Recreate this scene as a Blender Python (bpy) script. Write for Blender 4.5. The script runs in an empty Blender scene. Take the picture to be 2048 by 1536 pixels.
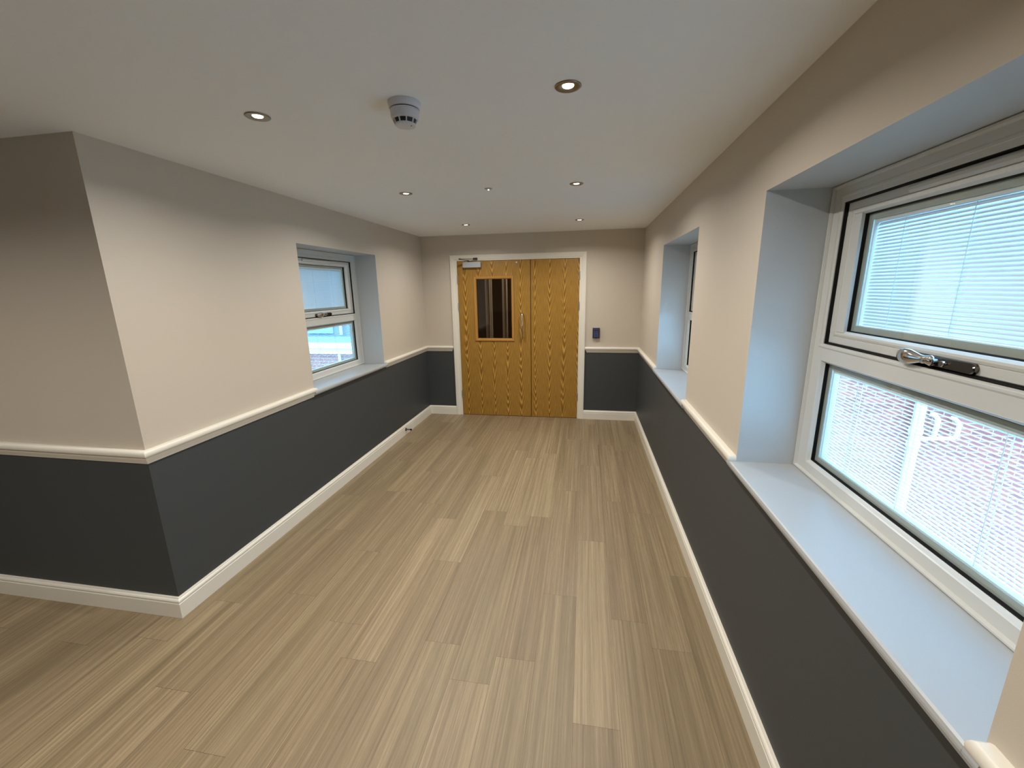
import bpy, bmesh, math, random
from mathutils import Vector, Matrix

random.seed(7)
S = bpy.context.scene
COL = S.collection
PI = math.pi

# ------------------------------------------------------------------ camera
cam_d = bpy.data.cameras.new('camera')
cam = bpy.data.objects.new('camera', cam_d)
COL.objects.link(cam)
cam_d.sensor_width = 36.0
cam_d.sensor_fit = 'HORIZONTAL'
cam_d.lens = 831.8 / 2048 * 36
cam_d.clip_start = 0.02
cam_d.clip_end = 200
_yaw, _pitch, _roll = 0.1739, -0.2264, -0.0165
_F = Vector((-math.sin(_yaw) * math.cos(_pitch), math.cos(_yaw) * math.cos(_pitch), math.sin(_pitch)))
_R = Vector((math.cos(_yaw), math.sin(_yaw), 0))
_U = _R.cross(_F)
_R2 = math.cos(_roll) * _R + math.sin(_roll) * _U
_U2 = -math.sin(_roll) * _R + math.cos(_roll) * _U
_m = Matrix((_R2, _U2, -_F)).transposed().to_4x4()
_m.translation = Vector((0, 0, 1.65))
cam.matrix_world = _m
S.camera = cam

# ------------------------------------------------------------------ sky
W = bpy.data.worlds.new('overcast_sky')
S.world = W
W.use_nodes = True
_nt = W.node_tree
_nt.nodes.clear()
_wo = _nt.nodes.new('ShaderNodeOutputWorld')
_wb = _nt.nodes.new('ShaderNodeBackground')
_wb.inputs['Color'].default_value = (0.31, 0.64, 1.0, 1)
# overcast sky: about three times brighter overhead than at the horizon
SKY_HORIZON, SKY_ZENITH = 1.8, 12.5
_tc = _nt.nodes.new('ShaderNodeTexCoord')
_sx = _nt.nodes.new('ShaderNodeSeparateXYZ')
_mr = _nt.nodes.new('ShaderNodeMapRange')
_mr.inputs['From Min'].default_value = 0.0
_mr.inputs['From Max'].default_value = 1.0
_mr.inputs['To Min'].default_value = SKY_HORIZON
_mr.inputs['To Max'].default_value = SKY_ZENITH
_nt.links.new(_tc.outputs['Generated'], _sx.inputs[0])
_nt.links.new(_sx.outputs[2], _mr.inputs['Value'])
_nt.links.new(_mr.outputs[0], _wb.inputs['Strength'])
_nt.links.new(_wb.outputs[0], _wo.inputs[0])

# ------------------------------------------------------------------ exposure
S.view_settings.view_transform = 'Standard'
S.view_settings.look = 'None'
S.view_settings.exposure = 0.76
S.view_settings.gamma = 1.0
S.view_settings.use_curve_mapping = False
S.cycles.use_denoising = True
S.cycles.max_bounces = 14
S.cycles.diffuse_bounces = 8
S.cycles.glossy_bounces = 4
S.cycles.transparent_max_bounces = 24
S.cycles.sample_clamp_indirect = 6.0

LAMP_SPREAD = 157
SPOT_W = 6.5          # each recessed lamp
SPOT_COL = (1.0, 0.955, 0.89)

# ------------------------------------------------------------------ dimensions
XL, XR, D, H, Y0 = -2.048, 0.660, 5.195, 2.294, 1.534
RV = 0.231                       # depth of the window reveals
HB, DT, DB = 0.1155, 0.9274, 0.8586
WZ0, WZ1 = 0.905, 1.990
WINW = 1.166
NEAR_Y, FARR_Y, LEFT_Y, REAR_Y = 0.650, 2.775, 2.8195, -1.475   # near jamb of every window
SPLIT = 0.89

# ------------------------------------------------------------------ materials
def new_mat(name):
    m = bpy.data.materials.new(name)
    m.use_nodes = True
    nt = m.node_tree
    b = nt.nodes['Principled BSDF']
    return m, nt, b

def srgb(r, g, b):
    def f(c):
        c /= 255.0
        return c / 12.92 if c <= 0.04045 else ((c + 0.055) / 1.055) ** 2.4
    return (f(r), f(g), f(b), 1)

def simple(name, col, rough=0.5, metal=0.0, spec=0.5, bump=0.0, bscale=300, var=0.0):
    m, nt, b = new_mat(name)
    b.inputs['Base Color'].default_value = col
    b.inputs['Roughness'].default_value = rough
    b.inputs['Metallic'].default_value = metal
    b.inputs['Specular IOR Level'].default_value = spec
    tc = nt.nodes.new('ShaderNodeNewGeometry')
    n = nt.nodes.new('ShaderNodeTexNoise')
    n.inputs['Scale'].default_value = bscale
    n.inputs['Detail'].default_value = 3
    nt.links.new(tc.outputs['Position'], n.inputs['Vector'])
    if bump > 0:
        bp = nt.nodes.new('ShaderNodeBump')
        bp.inputs['Strength'].default_value = bump
        bp.inputs['Distance'].default_value = 0.002
        nt.links.new(n.outputs['Fac'], bp.inputs['Height'])
        nt.links.new(bp.outputs[0], b.inputs['Normal'])
    if var > 0:
        mx = nt.nodes.new('ShaderNodeMix')
        mx.data_type = 'RGBA'
        mx.inputs[6].default_value = tuple(c * (1 - var) for c in col[:3]) + (1,)
        mx.inputs[7].default_value = tuple(min(1, c * (1 + var)) for c in col[:3]) + (1,)
        nt.links.new(n.outputs['Fac'], mx.inputs[0])
        nt.links.new(mx.outputs[2], b.inputs['Base Color'])
    return m

M = {}
M['beige'] = simple('beige_wall_paint', srgb(198, 187, 171), 0.62, spec=0.35, bump=0.12, bscale=420)
M['grey'] = simple('dark_grey_wall_paint', srgb(64, 67, 68), 0.5, spec=0.35, bump=0.12, bscale=420)
M['ceiling'] = simple('ceiling_paint', srgb(240, 244, 246), 0.7, spec=0.3, bump=0.10, bscale=420)
M['reveal'] = simple('white_reveal_paint', srgb(190, 192, 191), 0.5, spec=0.4, bump=0.08, bscale=420)
M['trim'] = simple('white_gloss_trim', srgb(226, 220, 206), 0.32, spec=0.5, bump=0.03, bscale=90)
M['cill'] = simple('white_window_board_paint', srgb(172, 174, 174), 0.35, spec=0.5, bump=0.03, bscale=90)
M['upvc'] = simple('white_upvc', srgb(205, 205, 200), 0.3, spec=0.5)
M['rubber'] = simple('black_rubber', (0.006, 0.006, 0.006, 1), 0.7, spec=0.2)
M['spacer'] = simple('grey_spacer_plastic', srgb(168, 172, 164), 0.5)
M['track'] = simple('pale_blind_track', srgb(225, 232, 232), 0.4)
M['chrome'] = simple('polished_chrome', (0.62, 0.60, 0.57, 1), 0.13, metal=1.0)
M['darkchrome'] = simple('dark_chrome', (0.16, 0.15, 0.14, 1), 0.22, metal=1.0)
M['nickel'] = simple('brushed_nickel', (0.30, 0.27, 0.23, 1), 0.30, metal=1.0)
M['silver'] = simple('silver_enamel', srgb(178, 180, 184), 0.4, metal=0.25)
M['steel'] = simple('satin_steel', (0.55, 0.53, 0.50, 1), 0.3, metal=1.0)
M['alarm'] = simple('white_alarm_plastic', srgb(208, 208, 212), 0.33)
M['alarm_dark'] = simple('dark_sensing_chamber', (0.008, 0.008, 0.008, 1), 0.6)
M['navy'] = simple('navy_keypad_plastic', srgb(30, 30, 62), 0.35)
M['keys'] = simple('slate_blue_keys', srgb(92, 98, 136), 0.4)
M['padgrey'] = simple('grey_keypad_housing', srgb(120, 116, 112), 0.5)
M['outer'] = simple('white_outdoor_plastic', srgb(206, 210, 210), 0.4)
M['slate'] = simple('slate_roofing', srgb(96, 108, 124), 0.6, bump=0.4, bscale=14, var=0.2)
M['render'] = simple('blue_grey_cladding', srgb(118, 130, 146), 0.7, bump=0.2, bscale=60, var=0.08)
M['bluepane'] = simple('pale_blue_window_pane', srgb(150, 196, 214), 0.1)
M['paving'] = simple('pale_bounce_paving', srgb(222, 222, 220), 0.9, bump=0.3, bscale=30, var=0.15)  # set near-white so the unseen ground throws daylight up to the ceiling
M['redcarpet'] = simple('dark_red_carpet', srgb(92, 34, 26), 0.95, bump=0.4, bscale=400, var=0.3)
M['corridor'] = simple('brown_corridor_paint', srgb(112, 88, 64), 0.8)

# thin sheet of glass: clear with a faint mirror
def glass_mat(name, tint=(0.93, 0.97, 0.97, 1), f0=0.07):
    m = bpy.data.materials.new(name)
    m.use_nodes = True
    nt = m.node_tree
    nt.nodes.clear()
    o = nt.nodes.new('ShaderNodeOutputMaterial')
    t = nt.nodes.new('ShaderNodeBsdfTransparent')
    t.inputs[0].default_value = tint
    g = nt.nodes.new('ShaderNodeBsdfGlossy')
    g.inputs['Roughness'].default_value = 0.01
    g.inputs['Color'].default_value = (1, 1, 1, 1)
    lw = nt.nodes.new('ShaderNodeLayerWeight')
    lw.inputs['Blend'].default_value = 0.5
    pw = nt.nodes.new('ShaderNodeMath')
    pw.operation = 'POWER'
    pw.inputs[1].default_value = 5.0
    f = nt.nodes.new('ShaderNodeMath')
    f.operation = 'MULTIPLY_ADD'
    f.inputs[1].default_value = 0.90
    f.inputs[2].default_value = f0
    nt.links.new(lw.outputs['Facing'], pw.inputs[0])
    nt.links.new(pw.outputs[0], f.inputs[0])
    mx = nt.nodes.new('ShaderNodeMixShader')
    nt.links.new(f.outputs[0], mx.inputs[0])
    nt.links.new(t.outputs[0], mx.inputs[1])
    nt.links.new(g.outputs[0], mx.inputs[2])
    nt.links.new(mx.outputs[0], o.inputs[0])
    return m
M['glass'] = glass_mat('clear_glass')
M['doorglass'] = glass_mat('vision_panel_glass', (0.80, 0.78, 0.74, 1), 0.03)

# blind slats: white enamel that lets a little light through
def slat_mat():
    m, nt, b = new_mat('white_blind_slats')
    b.inputs['Base Color'].default_value = srgb(212, 219, 224)
    b.inputs['Roughness'].default_value = 0.32
    b.inputs['Metallic'].default_value = 0.3
    tr = nt.nodes.new('ShaderNodeBsdfTranslucent')
    tr.inputs['Color'].default_value = srgb(226, 236, 240)
    mx = nt.nodes.new('ShaderNodeMixShader')
    mx.inputs[0].default_value = 0.04
    out = nt.nodes['Material Output']
    nt.links.new(b.outputs[0], mx.inputs[1])
    nt.links.new(tr.outputs[0], mx.inputs[2])
    nt.links.new(mx.outputs[0], out.inputs[0])
    return m
M['slat'] = slat_mat()

def lens_mat():
    m = bpy.data.materials.new('lit_lamp_lens')
    m.use_nodes = True
    nt = m.node_tree
    nt.nodes.clear()
    o = nt.nodes.new('ShaderNodeOutputMaterial')
    e = nt.nodes.new('ShaderNodeEmission')
    e.inputs['Color'].default_value = (1.0, 0.90, 0.72, 1)
    e.inputs['Strength'].default_value = 14
    nt.links.new(e.outputs[0], o.inputs[0])
    return m
M['lens'] = lens_mat()
def led_mat():
    m = bpy.data.materials.new('lit_indicator')
    m.use_nodes = True
    nt = m.node_tree
    nt.nodes.clear()
    o = nt.nodes.new('ShaderNodeOutputMaterial')
    e = nt.nodes.new('ShaderNodeEmission')
    e.inputs['Strength'].default_value = 3
    nt.links.new(e.outputs[0], o.inputs[0])
    return m
M['led'] = led_mat()

# oak veneer: upright flame figure repeated in narrow strips
def oak_mat(name, dark, light, x0, strip=0.178):
    m, nt, b = new_mat(name)
    N = nt.nodes.new
    L = nt.links.new
    g = N('ShaderNodeNewGeometry')
    sp = N('ShaderNodeSeparateXYZ')
    L(g.outputs['Position'], sp.inputs[0])
    def mth(op, a, bb=None, c=None):
        n = N('ShaderNodeMath')
        n.operation = op
        for i, v in enumerate((a, bb, c)):
            if v is None:
                continue
            if isinstance(v, (int, float)):
                n.inputs[i].default_value = v
            else:
                L(v, n.inputs[i])
        return n.outputs[0]
    nz = N('ShaderNodeTexNoise')
    nz.inputs['Scale'].default_value = 1.0
    nz.inputs['Detail'].default_value = 3
    cv = N('ShaderNodeCombineXYZ')
    L(mth('MULTIPLY', sp.outputs[0], 9), cv.inputs[0])
    L(mth('MULTIPLY', sp.outputs[2], 1.6), cv.inputs[2])
    L(cv.outputs[0], nz.inputs['Vector'])
    u = mth('DIVIDE', mth('SUBTRACT', sp.outputs[0], x0), strip)
    cell = mth('FLOOR', u)
    fr = mth('SUBTRACT', mth('SUBTRACT', u, cell), 0.5)
    fr = mth('ADD', fr, mth('MULTIPLY', mth('SUBTRACT', nz.outputs['Fac'], 0.5), 0.25))
    au = mth('ABSOLUTE', fr)
    # V-shaped figure along the strip centre
    ph = mth('ADD', mth('MULTIPLY', sp.outputs[2], 24.0), mth('MULTIPLY', au, -20.0))
    ph = mth('ADD', ph, mth('MULTIPLY', nz.outputs['Fac'], 11.0))
    ph = mth('ADD', ph, mth('MULTIPLY', cell, 2.7))
    wv = mth('MULTIPLY_ADD', mth('SINE', mth('MULTIPLY', ph, 2.2)), 0.5, 0.5)
    wv = mth('POWER', wv, 2.0)
    near = mth('SUBTRACT', 1.0, mth('MULTIPLY', au, 5.0))
    near = mth('MAXIMUM', near, 0.0)
    flame = mth('MULTIPLY', mth('SUBTRACT', wv, 0.35), near)
    # fine upright grain
    fg = N('ShaderNodeTexNoise')
    fg.inputs['Scale'].default_value = 1.0
    fg.inputs['Detail'].default_value = 4
    cg = N('ShaderNodeCombineXYZ')
    L(mth('MULTIPLY', sp.outputs[0], 260), cg.inputs[0])
    L(mth('MULTIPLY', sp.outputs[2], 9), cg.inputs[2])
    L(cg.outputs[0], fg.inputs['Vector'])
    fac = mth('ADD', mth('MULTIPLY', flame, 0.85), mth('MULTIPLY', fg.outputs['Fac'], 0.85))
    fac = mth('SUBTRACT', fac, 0.10)
    r = N('ShaderNodeValToRGB')
    r.color_ramp.elements[0].position = 0.08
    r.color_ramp.elements[0].color = dark
    r.color_ramp.elements[1].position = 0.85
    r.color_ramp.elements[1].color = light
    L(fac, r.inputs[0])
    L(r.outputs[0], b.inputs['Base Color'])
    b.inputs['Roughness'].default_value = 0.42
    b.inputs['Specular IOR Level'].default_value = 0.35
    return m
M['oak'] = oak_mat('oak_veneer', srgb(124, 86, 26), srgb(204, 158, 74), -1.584)
M['oakbead'] = simple('oak_bead', srgb(176, 126, 60), 0.35, bump=0.05, bscale=60, var=0.12)
M['oakedge'] = simple('dark_red_door_edge', srgb(70, 24, 14), 0.5)

# brick
def brick_mat():
    m, nt, b = new_mat('red_brickwork')
    N = nt.nodes.new
    L = nt.links.new
    g = N('ShaderNodeNewGeometry')
    sp = N('ShaderNodeSeparateXYZ')
    L(g.outputs['Position'], sp.inputs[0])
    cx = N('ShaderNodeCombineXYZ')
    ad = N('ShaderNodeMath')
    ad.operation = 'ADD'
    L(sp.outputs[0], ad.inputs[0])
    L(sp.outputs[1], ad.inputs[1])
    L(ad.outputs[0], cx.inputs[0])
    L(sp.outputs[2], cx.inputs[1])
    bt = N('ShaderNodeTexBrick')
    bt.inputs['Scale'].default_value = 1.0
    bt.inputs['Brick Width'].default_value = 0.225
    bt.inputs['Row Height'].default_value = 0.075
    bt.inputs['Mortar Size'].default_value = 0.006
    bt.inputs['Color1'].default_value = srgb(150, 80, 72)
    bt.inputs['Color2'].default_value = srgb(124, 66, 64)
    bt.inputs['Mortar'].default_value = srgb(158, 138, 130)
    L(cx.outputs[0], bt.inputs['Vector'])
    L(bt.outputs['Color'], b.inputs['Base Color'])
    b.inputs['Roughness'].default_value = 0.85
    return m
M['brick'] = brick_mat()

# floor: printed oak planks, tone per plank from an attribute
def floor_mat():
    m, nt, b = new_mat('washed_oak_vinyl_planks')
    N = nt.nodes.new
    L = nt.links.new
    at = N('ShaderNodeAttribute')
    at.attribute_name = 'plank'
    sa = N('ShaderNodeSeparateColor')
    L(at.outputs['Color'], sa.inputs[0])
    tone, pid, hue = sa.outputs[0], sa.outputs[1], sa.outputs[2]
    g = N('ShaderNodeNewGeometry')
    sp = N('ShaderNodeSeparateXYZ')
    L(g.outputs['Position'], sp.inputs[0])
    def mth(op, a, bb=None, c=None):
        n = N('ShaderNodeMath')
        n.operation = op
        for i, v in enumerate((a, bb, c)):
            if v is None:
                continue
            if isinstance(v, (int, float)):
                n.inputs[i].default_value = v
            else:
                L(v, n.inputs[i])
        return n.outputs[0]
    def noise(kx, ky, det, rough=0.5, dist=0.0):
        c = N('ShaderNodeCombineXYZ')
        L(mth('MULTIPLY', sp.outputs[0], kx), c.inputs[0])
        L(mth('MULTIPLY', sp.outputs[1], ky), c.inputs[1])
        L(mth('MULTIPLY', pid, 57.0), c.inputs[2])
        n = N('ShaderNodeTexNoise')
        n.inputs['Scale'].default_value = 1.0
        n.inputs['Detail'].default_value = det
        n.inputs['Roughness'].default_value = rough
        n.inputs['Distortion'].default_value = dist
        L(c.outputs[0], n.inputs['Vector'])
        return n.outputs['Fac']
    broad = noise(16, 0.35, 2, 0.5, 0.3)
    streak = noise(95, 1.1, 4, 0.6, 0.4)
    fine = noise(420, 14, 3, 0.6)
    fac = mth('MULTIPLY', mth('SUBTRACT', broad, 0.5), 0.45)
    fac = mth('ADD', fac, mth('MULTIPLY', mth('SUBTRACT', streak, 0.5), 0.85))
    fac = mth('ADD', fac, mth('MULTIPLY', mth('SUBTRACT', fine, 0.5), 0.35))
    fac = mth('ADD', fac, tone)
    r = N('ShaderNodeValToRGB')
    e = r.color_ramp.elements
    e[0].position = 0.0
    e[0].color = srgb(90, 75, 53)
    e[1].position = 1.0
    e[1].color = srgb(178, 157, 121)
    k = e.new(0.5)
    k.color = srgb(133, 115, 86)
    L(fac, r.inputs[0])
    hs = N('ShaderNodeHueSaturation')
    L(mth('ADD', 0.4945, mth('MULTIPLY', hue, 0.007)), hs.inputs['Hue'])
    hs.inputs['Saturation'].default_value = 0.95
    L(r.outputs[0], hs.inputs['Color'])
    L(hs.outputs[0], b.inputs['Base Color'])
    b.inputs['Roughness'].default_value = 0.42
    b.inputs['Specular IOR Level'].default_value = 0.4
    bp = N('ShaderNodeBump')
    bp.inputs['Strength'].default_value = 0.12
    bp.inputs['Distance'].default_value = 0.002
    L(fine, bp.inputs['Height'])
    L(bp.outputs[0], b.inputs['Normal'])
    return m
M['floor'] = floor_mat()

# ------------------------------------------------------------------ mesh helpers
def link_mesh(name, bm, mats, parent=None, smooth=False, bevel=0.0, auto=False):
    """bm is in world coordinates; the parent (an Empty) sits at parent.location."""
    bmesh.ops.remove_doubles(bm, verts=bm.verts, dist=1e-6)
    bmesh.ops.recalc_face_normals(bm, faces=bm.faces)
    off = Vector((0, 0, 0))
    p = parent
    while p is not None:
        off += Vector(p.location)
        p = p.parent
    if off.length > 0:
        bmesh.ops.translate(bm, verts=bm.verts, vec=-off)
    me = bpy.data.meshes.new(name)
    bm.to_mesh(me)
    bm.free()
    if not isinstance(mats, (list, tuple)):
        mats = [mats]
    for m_ in mats:
        me.materials.append(m_)
    if smooth:
        for f in me.polygons:
            f.use_smooth = True
    o = bpy.data.objects.new(name, me)
    COL.objects.link(o)
    if parent is not None:
        o.parent = parent
    if bevel > 0:
        bv = o.modifiers.new('bevel', 'BEVEL')
        bv.width = bevel
        bv.segments = 2
        bv.limit_method = 'ANGLE'
        bv.angle_limit = math.radians(40)
    if auto:
        for f in me.polygons:
            f.use_smooth = True
        es = o.modifiers.new('edge_split', 'EDGE_SPLIT')
        es.split_angle = math.radians(35)
    return o

def tag(o, label=None, cat=None, group=None, kind=None):
    if label:
        o['label'] = label
    if cat:
        o['category'] = cat
    if group:
        o['group'] = group
    if kind:
        o['kind'] = kind
    return o

def empty(name, loc, label=None, cat=None, group=None, kind=None, parent=None):
    o = bpy.data.objects.new(name, None)
    COL.objects.link(o)
    o.location = loc
    o.empty_display_size = 0.05
    if parent:
        o.parent = parent
    return tag(o, label, cat, group, kind)

def box(bm, x0, x1, y0, y1, z0, z1, mi=0, T=None):
    if x0 > x1: x0, x1 = x1, x0
    if y0 > y1: y0, y1 = y1, y0
    if z0 > z1: z0, z1 = z1, z0
    c = [(x0, y0, z0), (x1, y0, z0), (x1, y1, z0), (x0, y1, z0), (x0, y0, z1), (x1, y0, z1), (x1, y1, z1), (x0, y1, z1)]
    vs = [bm.verts.new(T(*p) if T else p) for p in c]
    for q in ((0, 3, 2, 1), (4, 5, 6, 7), (0, 1, 5, 4), (1, 2, 6, 5), (2, 3, 7, 6), (3, 0, 4, 7)):
        f = bm.faces.new([vs[i] for i in q])
        f.material_index = mi
    return vs

def ring_faces(bm, rings, closed_profile=True, closed_path=False, caps=True, mi=0):
    n = len(rings[0])
    R = len(rings)
    last = R if closed_path else R - 1
    for i in range(last):
        a, b_ = rings[i], rings[(i + 1) % R]
        for j in range(n if closed_profile else n - 1):
            k = (j + 1) % n
            try:
                f = bm.faces.new((a[j], a[k], b_[k], b_[j]))
                f.material_index = mi
            except ValueError:
                pass
    if caps and not closed_path and closed_profile:
        for r in (rings[0], rings[-1]):
            try:
                bm.faces.new(r)
            except ValueError:
                pass

def sweep(bm, path, prof, side, ret0=False, ret1=False):
    """profile (p, z) swept along a floor-plan polyline with mitred corners.
    side = +1: the room lies to the left of the walking direction."""
    n = len(path)
    pts = [Vector((p[0], p[1])) for p in path]
    dirs = [(pts[i + 1] - pts[i]).normalized() for i in range(n - 1)]
    nor = [Vector((-d.y, d.x)) * side for d in dirs]
    rings = []
    def ring(base, off_dir, kx, zero=False, along=None, s=0.0):
        return None
    if ret0:
        d, nn = dirs[0], nor[0]
        rings.append([bm.verts.new((*(pts[0] - d * p)[:], z)) for p, z in prof])
        rings.append([bm.verts.new((*(pts[0] - d * p + nn * p)[:], z)) for p, z in prof])
    else:
        rings.append([bm.verts.new((*(pts[0] + nor[0] * p)[:], z)) for p, z in prof])
    for i in range(1, n - 1):
        a, b_ = nor[i - 1], nor[i]
        mv = (a + b_)
        mv = mv / (mv.dot(a))
        rings.append([bm.verts.new((*(pts[i] + mv * p)[:], z)) for p, z in prof])
    if ret1:
        d, nn = dirs[-1], nor[-1]
        rings.append([bm.verts.new((*(pts[-1] + d * p + nn * p)[:], z)) for p, z in prof])
        rings.append([bm.verts.new((*(pts[-1] + d * p)[:], z)) for p, z in prof])
    else:
        rings.append([bm.verts.new((*(pts[-1] + nor[-1] * p)[:], z)) for p, z in prof])
    ring_faces(bm, rings)

def lathe(bm, cx, cy, prof, seg=32, zbase=0.0, mi=0, sy=1.0):
    """prof: (r, z) list"""
    rings = []
    for k in range(seg):
        a = 2 * PI * k / seg
        rings.append([bm.verts.new((cx + r * math.cos(a), cy + sy * r * math.sin(a), zbase + z)) for r, z in prof])
    ring_faces(bm, rings, closed_profile=False, closed_path=True, caps=False, mi=mi)

def cyl(bm, p0, p1, r, seg=16, r1=None):
    p0, p1 = Vector(p0), Vector(p1)
    r1 = r if r1 is None else r1
    d = (p1 - p0).normalized()
    a = d.orthogonal().normalized()
    b_ = d.cross(a)
    rings = []
    for p, rr in ((p0, r), (p1, r1)):
        rings.append([bm.verts.new(p + (a * math.cos(2 * PI * k / seg) + b_ * math.sin(2 * PI * k / seg)) * rr) for k in range(seg)])
    ring_faces(bm, rings)

def tube(bm, pts, r, seg=12):
    pts = [Vector(p) for p in pts]
    rings = []
    up = None
    for i, p in enumerate(pts):
        d = (pts[min(i + 1, len(pts) - 1)] - pts[max(i - 1, 0)]).normalized()
        if up is None:
            up = d.orthogonal().normalized()
        a = (up - d * up.dot(d)).normalized()
        up = a
        b_ = d.cross(a)
        rr = r[i] if isinstance(r, (list, tuple)) else r
        rings.append([bm.verts.new(p + (a * math.cos(2 * PI * k / seg) + b_ * math.sin(2 * PI * k / seg)) * rr) for k in range(seg)])
    ring_faces(bm, rings)

def rect_sweep(bm, T, u0, u1, z0, z1, prof):
    """profile of (inset w, depth d) swept round a rectangle in the window's own frame; T maps (u, d, z)"""
    rings = []
    for cu, cz in ((0, 0), (1, 0), (1, 1), (0, 1)):
        r = []
        for w, d in prof:
            u = u0 + w if cu == 0 else u1 - w
            z = z0 + w if cz == 0 else z1 - w
            r.append(bm.verts.new(T(u, d, z)))
        rings.append(r)
    ring_faces(bm, rings, closed_path=True)

def wall_plane(name, axis, pos, thick, a0, a1, holes, z0=0.0, z1=H, split=True):
    """wall slab: axis 'x' (plane x = pos, runs along y) or 'y'; thick goes away from the room.
    holes = (a0, a1, z0, z1). Materials: 0 beige, 1 dark grey, 2 white reveal"""
    bm = bmesh.new()
    As = sorted(set([a0, a1] + [h[0] for h in holes] + [h[1] for h in holes]))
    Zs = sorted(set([z0, z1] + ([SPLIT] if split else []) + [h[2] for h in holes] + [h[3] for h in holes]))
    def solid(a, z):
        if a <= a0 or a >= a1 or z <= z0 or z >= z1:
            return False
        return not any(h[0] < a < h[1] and h[2] < z < h[3] for h in holes)
    def P(a, t, z):
        return (pos + t, a, z) if axis == 'x' else (a, pos + t, z)
    def quad(pts, mi):
        f = bm.faces.new([bm.verts.new(p) for p in pts])
        f.material_index = mi
    for i in range(len(As) - 1):
        for j in range(len(Zs) - 1):
            am, zm = (As[i] + As[i + 1]) / 2, (Zs[j] + Zs[j + 1]) / 2
            if not solid(am, zm):
                continue
            A0, A1, B0, B1 = As[i], As[i + 1], Zs[j], Zs[j + 1]
            mi = 1 if (split and zm < SPLIT) else 0
            quad([P(A0, 0, B0), P(A1, 0, B0), P(A1, 0, B1), P(A0, 0, B1)], mi)
            quad([P(A0, thick, B0), P(A1, thick, B0), P(A1, thick, B1), P(A0, thick, B1)], 0)
            for side_a, aa in ((-1, A0), (1, A1)):
                if not solid(am + side_a * (A1 - A0), zm) or (side_a < 0 and i == 0) or (side_a > 0 and i == len(As) - 2):
                    n_ = As[i - 1] if side_a < 0 and i > 0 else None
                    chk = None
                    if side_a < 0 and i > 0:
                        chk = (As[i - 1] + As[i]) / 2
                    if side_a > 0 and i < len(As) - 2:
                        chk = (As[i + 1] + As[i + 2]) / 2
                    if chk is None or not solid(chk, zm):
                        quad([P(aa, 0, B0), P(aa, thick, B0), P(aa, thick, B1), P(aa, 0, B1)], 2 if chk is not None else mi)
            for side_z, zz in ((-1, B0), (1, B1)):
                chk = None
                if side_z < 0 and j > 0:
                    chk = (Zs[j - 1] + Zs[j]) / 2
                if side_z > 0 and j < len(Zs) - 2:
                    chk = (Zs[j + 1] + Zs[j + 2]) / 2
                if chk is None or not solid(am, chk):
                    quad([P(A0, 0, zz), P(A1, 0, zz), P(A1, thick, zz), P(A0, thick, zz)], 2 if chk is not None else mi)
    return link_mesh(name, bm, [M['beige'], M['grey'], M['reveal']])

# ------------------------------------------------------------------ room shell
def strct(o, label, cat):
    return tag(o, label, cat, kind='structure')

TW = RV + 0.075      # thickness of outside walls
BACK = -3.4          # wall behind the photographer
FARL = -5.4          # far end of the side space on the left

# floor planks: 178 mm x 1219 mm, joints where the photo shows them
bm = bmesh.new()
cl = bm.loops.layers.float_color.new('plank')
PW, PL = 0.178, 1.219
known = {0: 1.296, -1: 1.98, -2: 1.544, -3: 1.402, -4: 1.579, -5: 2.17, -6: 1.428, -7: 1.62, -8: 0.974, -9: 0.55,
         -10: 1.17, 1: 1.85, 2: 1.70, 3: 2.235, 4: 1.3}
tones = {(0, 1.296): 0.66, (-4, 1.579): 0.40, (-4, 2.798): 0.60, (-5, 2.17): 0.64, (-5, 0.951): 0.52, (-6, 1.428): 0.62,
         (-6, 0.209): 0.44, (-3, 0.183): 0.64, (-3, 1.402): 0.47, (-2, 0.325): 0.55, (-2, 1.544): 0.45, (-1, 0.761): 0.47,
         (-1, 1.98): 0.50, (-7, 0.401): 0.50, (-7, 1.62): 0.52, (0, 0.077): 0.46, (1, 1.85): 0.46, (1, 0.631): 0.44,
         (2, 1.70): 0.50, (2, 0.481): 0.38, (-3, 2.621): 0.62, (-5, 3.389): 0.56, (-2, 2.763): 0.60, (3, 1.016): 0.40,
         (3, 2.235): 0.48, (0, 2.515): 0.50, (-1, 3.199): 0.52, (-6, 2.647): 0.46, (-8, 0.974): 0.52, (-10, -0.049): 0.58}
x_base = -0.010
r0 = int(math.floor((FARL - 0.4 - x_base) / PW))
r1_ = int(math.ceil((XR + 0.1 - x_base) / PW))
YB, YT = BACK - 0.1, D + 0.06
for r in range(r0, r1_):
    xa, xb = x_base + r * PW, x_base + (r + 1) * PW
    y = known.get(r, random.uniform(0, PL))
    y -= math.ceil((y - YB) / PL) * PL
    while y < YT:
        ya, yb = max(y, YB), min(y + PL, YT)
        if yb > ya + 1e-4:
            t = random.gauss(0.5, 0.03)
            for (rr, yy), tv in tones.items():
                if rr == r and abs(yy - y) < 0.03:
                    t = 0.5 + (tv - 0.5) * 0.6
            pid, hue = random.random(), random.random()
            g_ = 0.0004
            f = bm.faces.new([bm.verts.new(p) for p in ((xa + g_, ya + g_, 0), (xb - g_, ya + g_, 0), (xb - g_, yb - g_, 0), (xa + g_, yb - g_, 0))])
            for lp in f.loops:
                lp[cl] = (t, pid, hue, 1)
        y += PL
nb = len(bm.faces)
box(bm, FARL - 0.4, XR + 0.1, YB, YT, -0.12, -0.0012)
bm.faces.ensure_lookup_table()
for f in bm.faces[nb:]:
    f.material_index = 1
    for lp in f.loops:
        lp[cl] = (0.2, 0.5, 0.5, 1)
floor = link_mesh('floor', bm, [M['floor'], M['oakedge']])
strct(floor, 'pale washed oak effect vinyl plank floor', 'floor')

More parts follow.
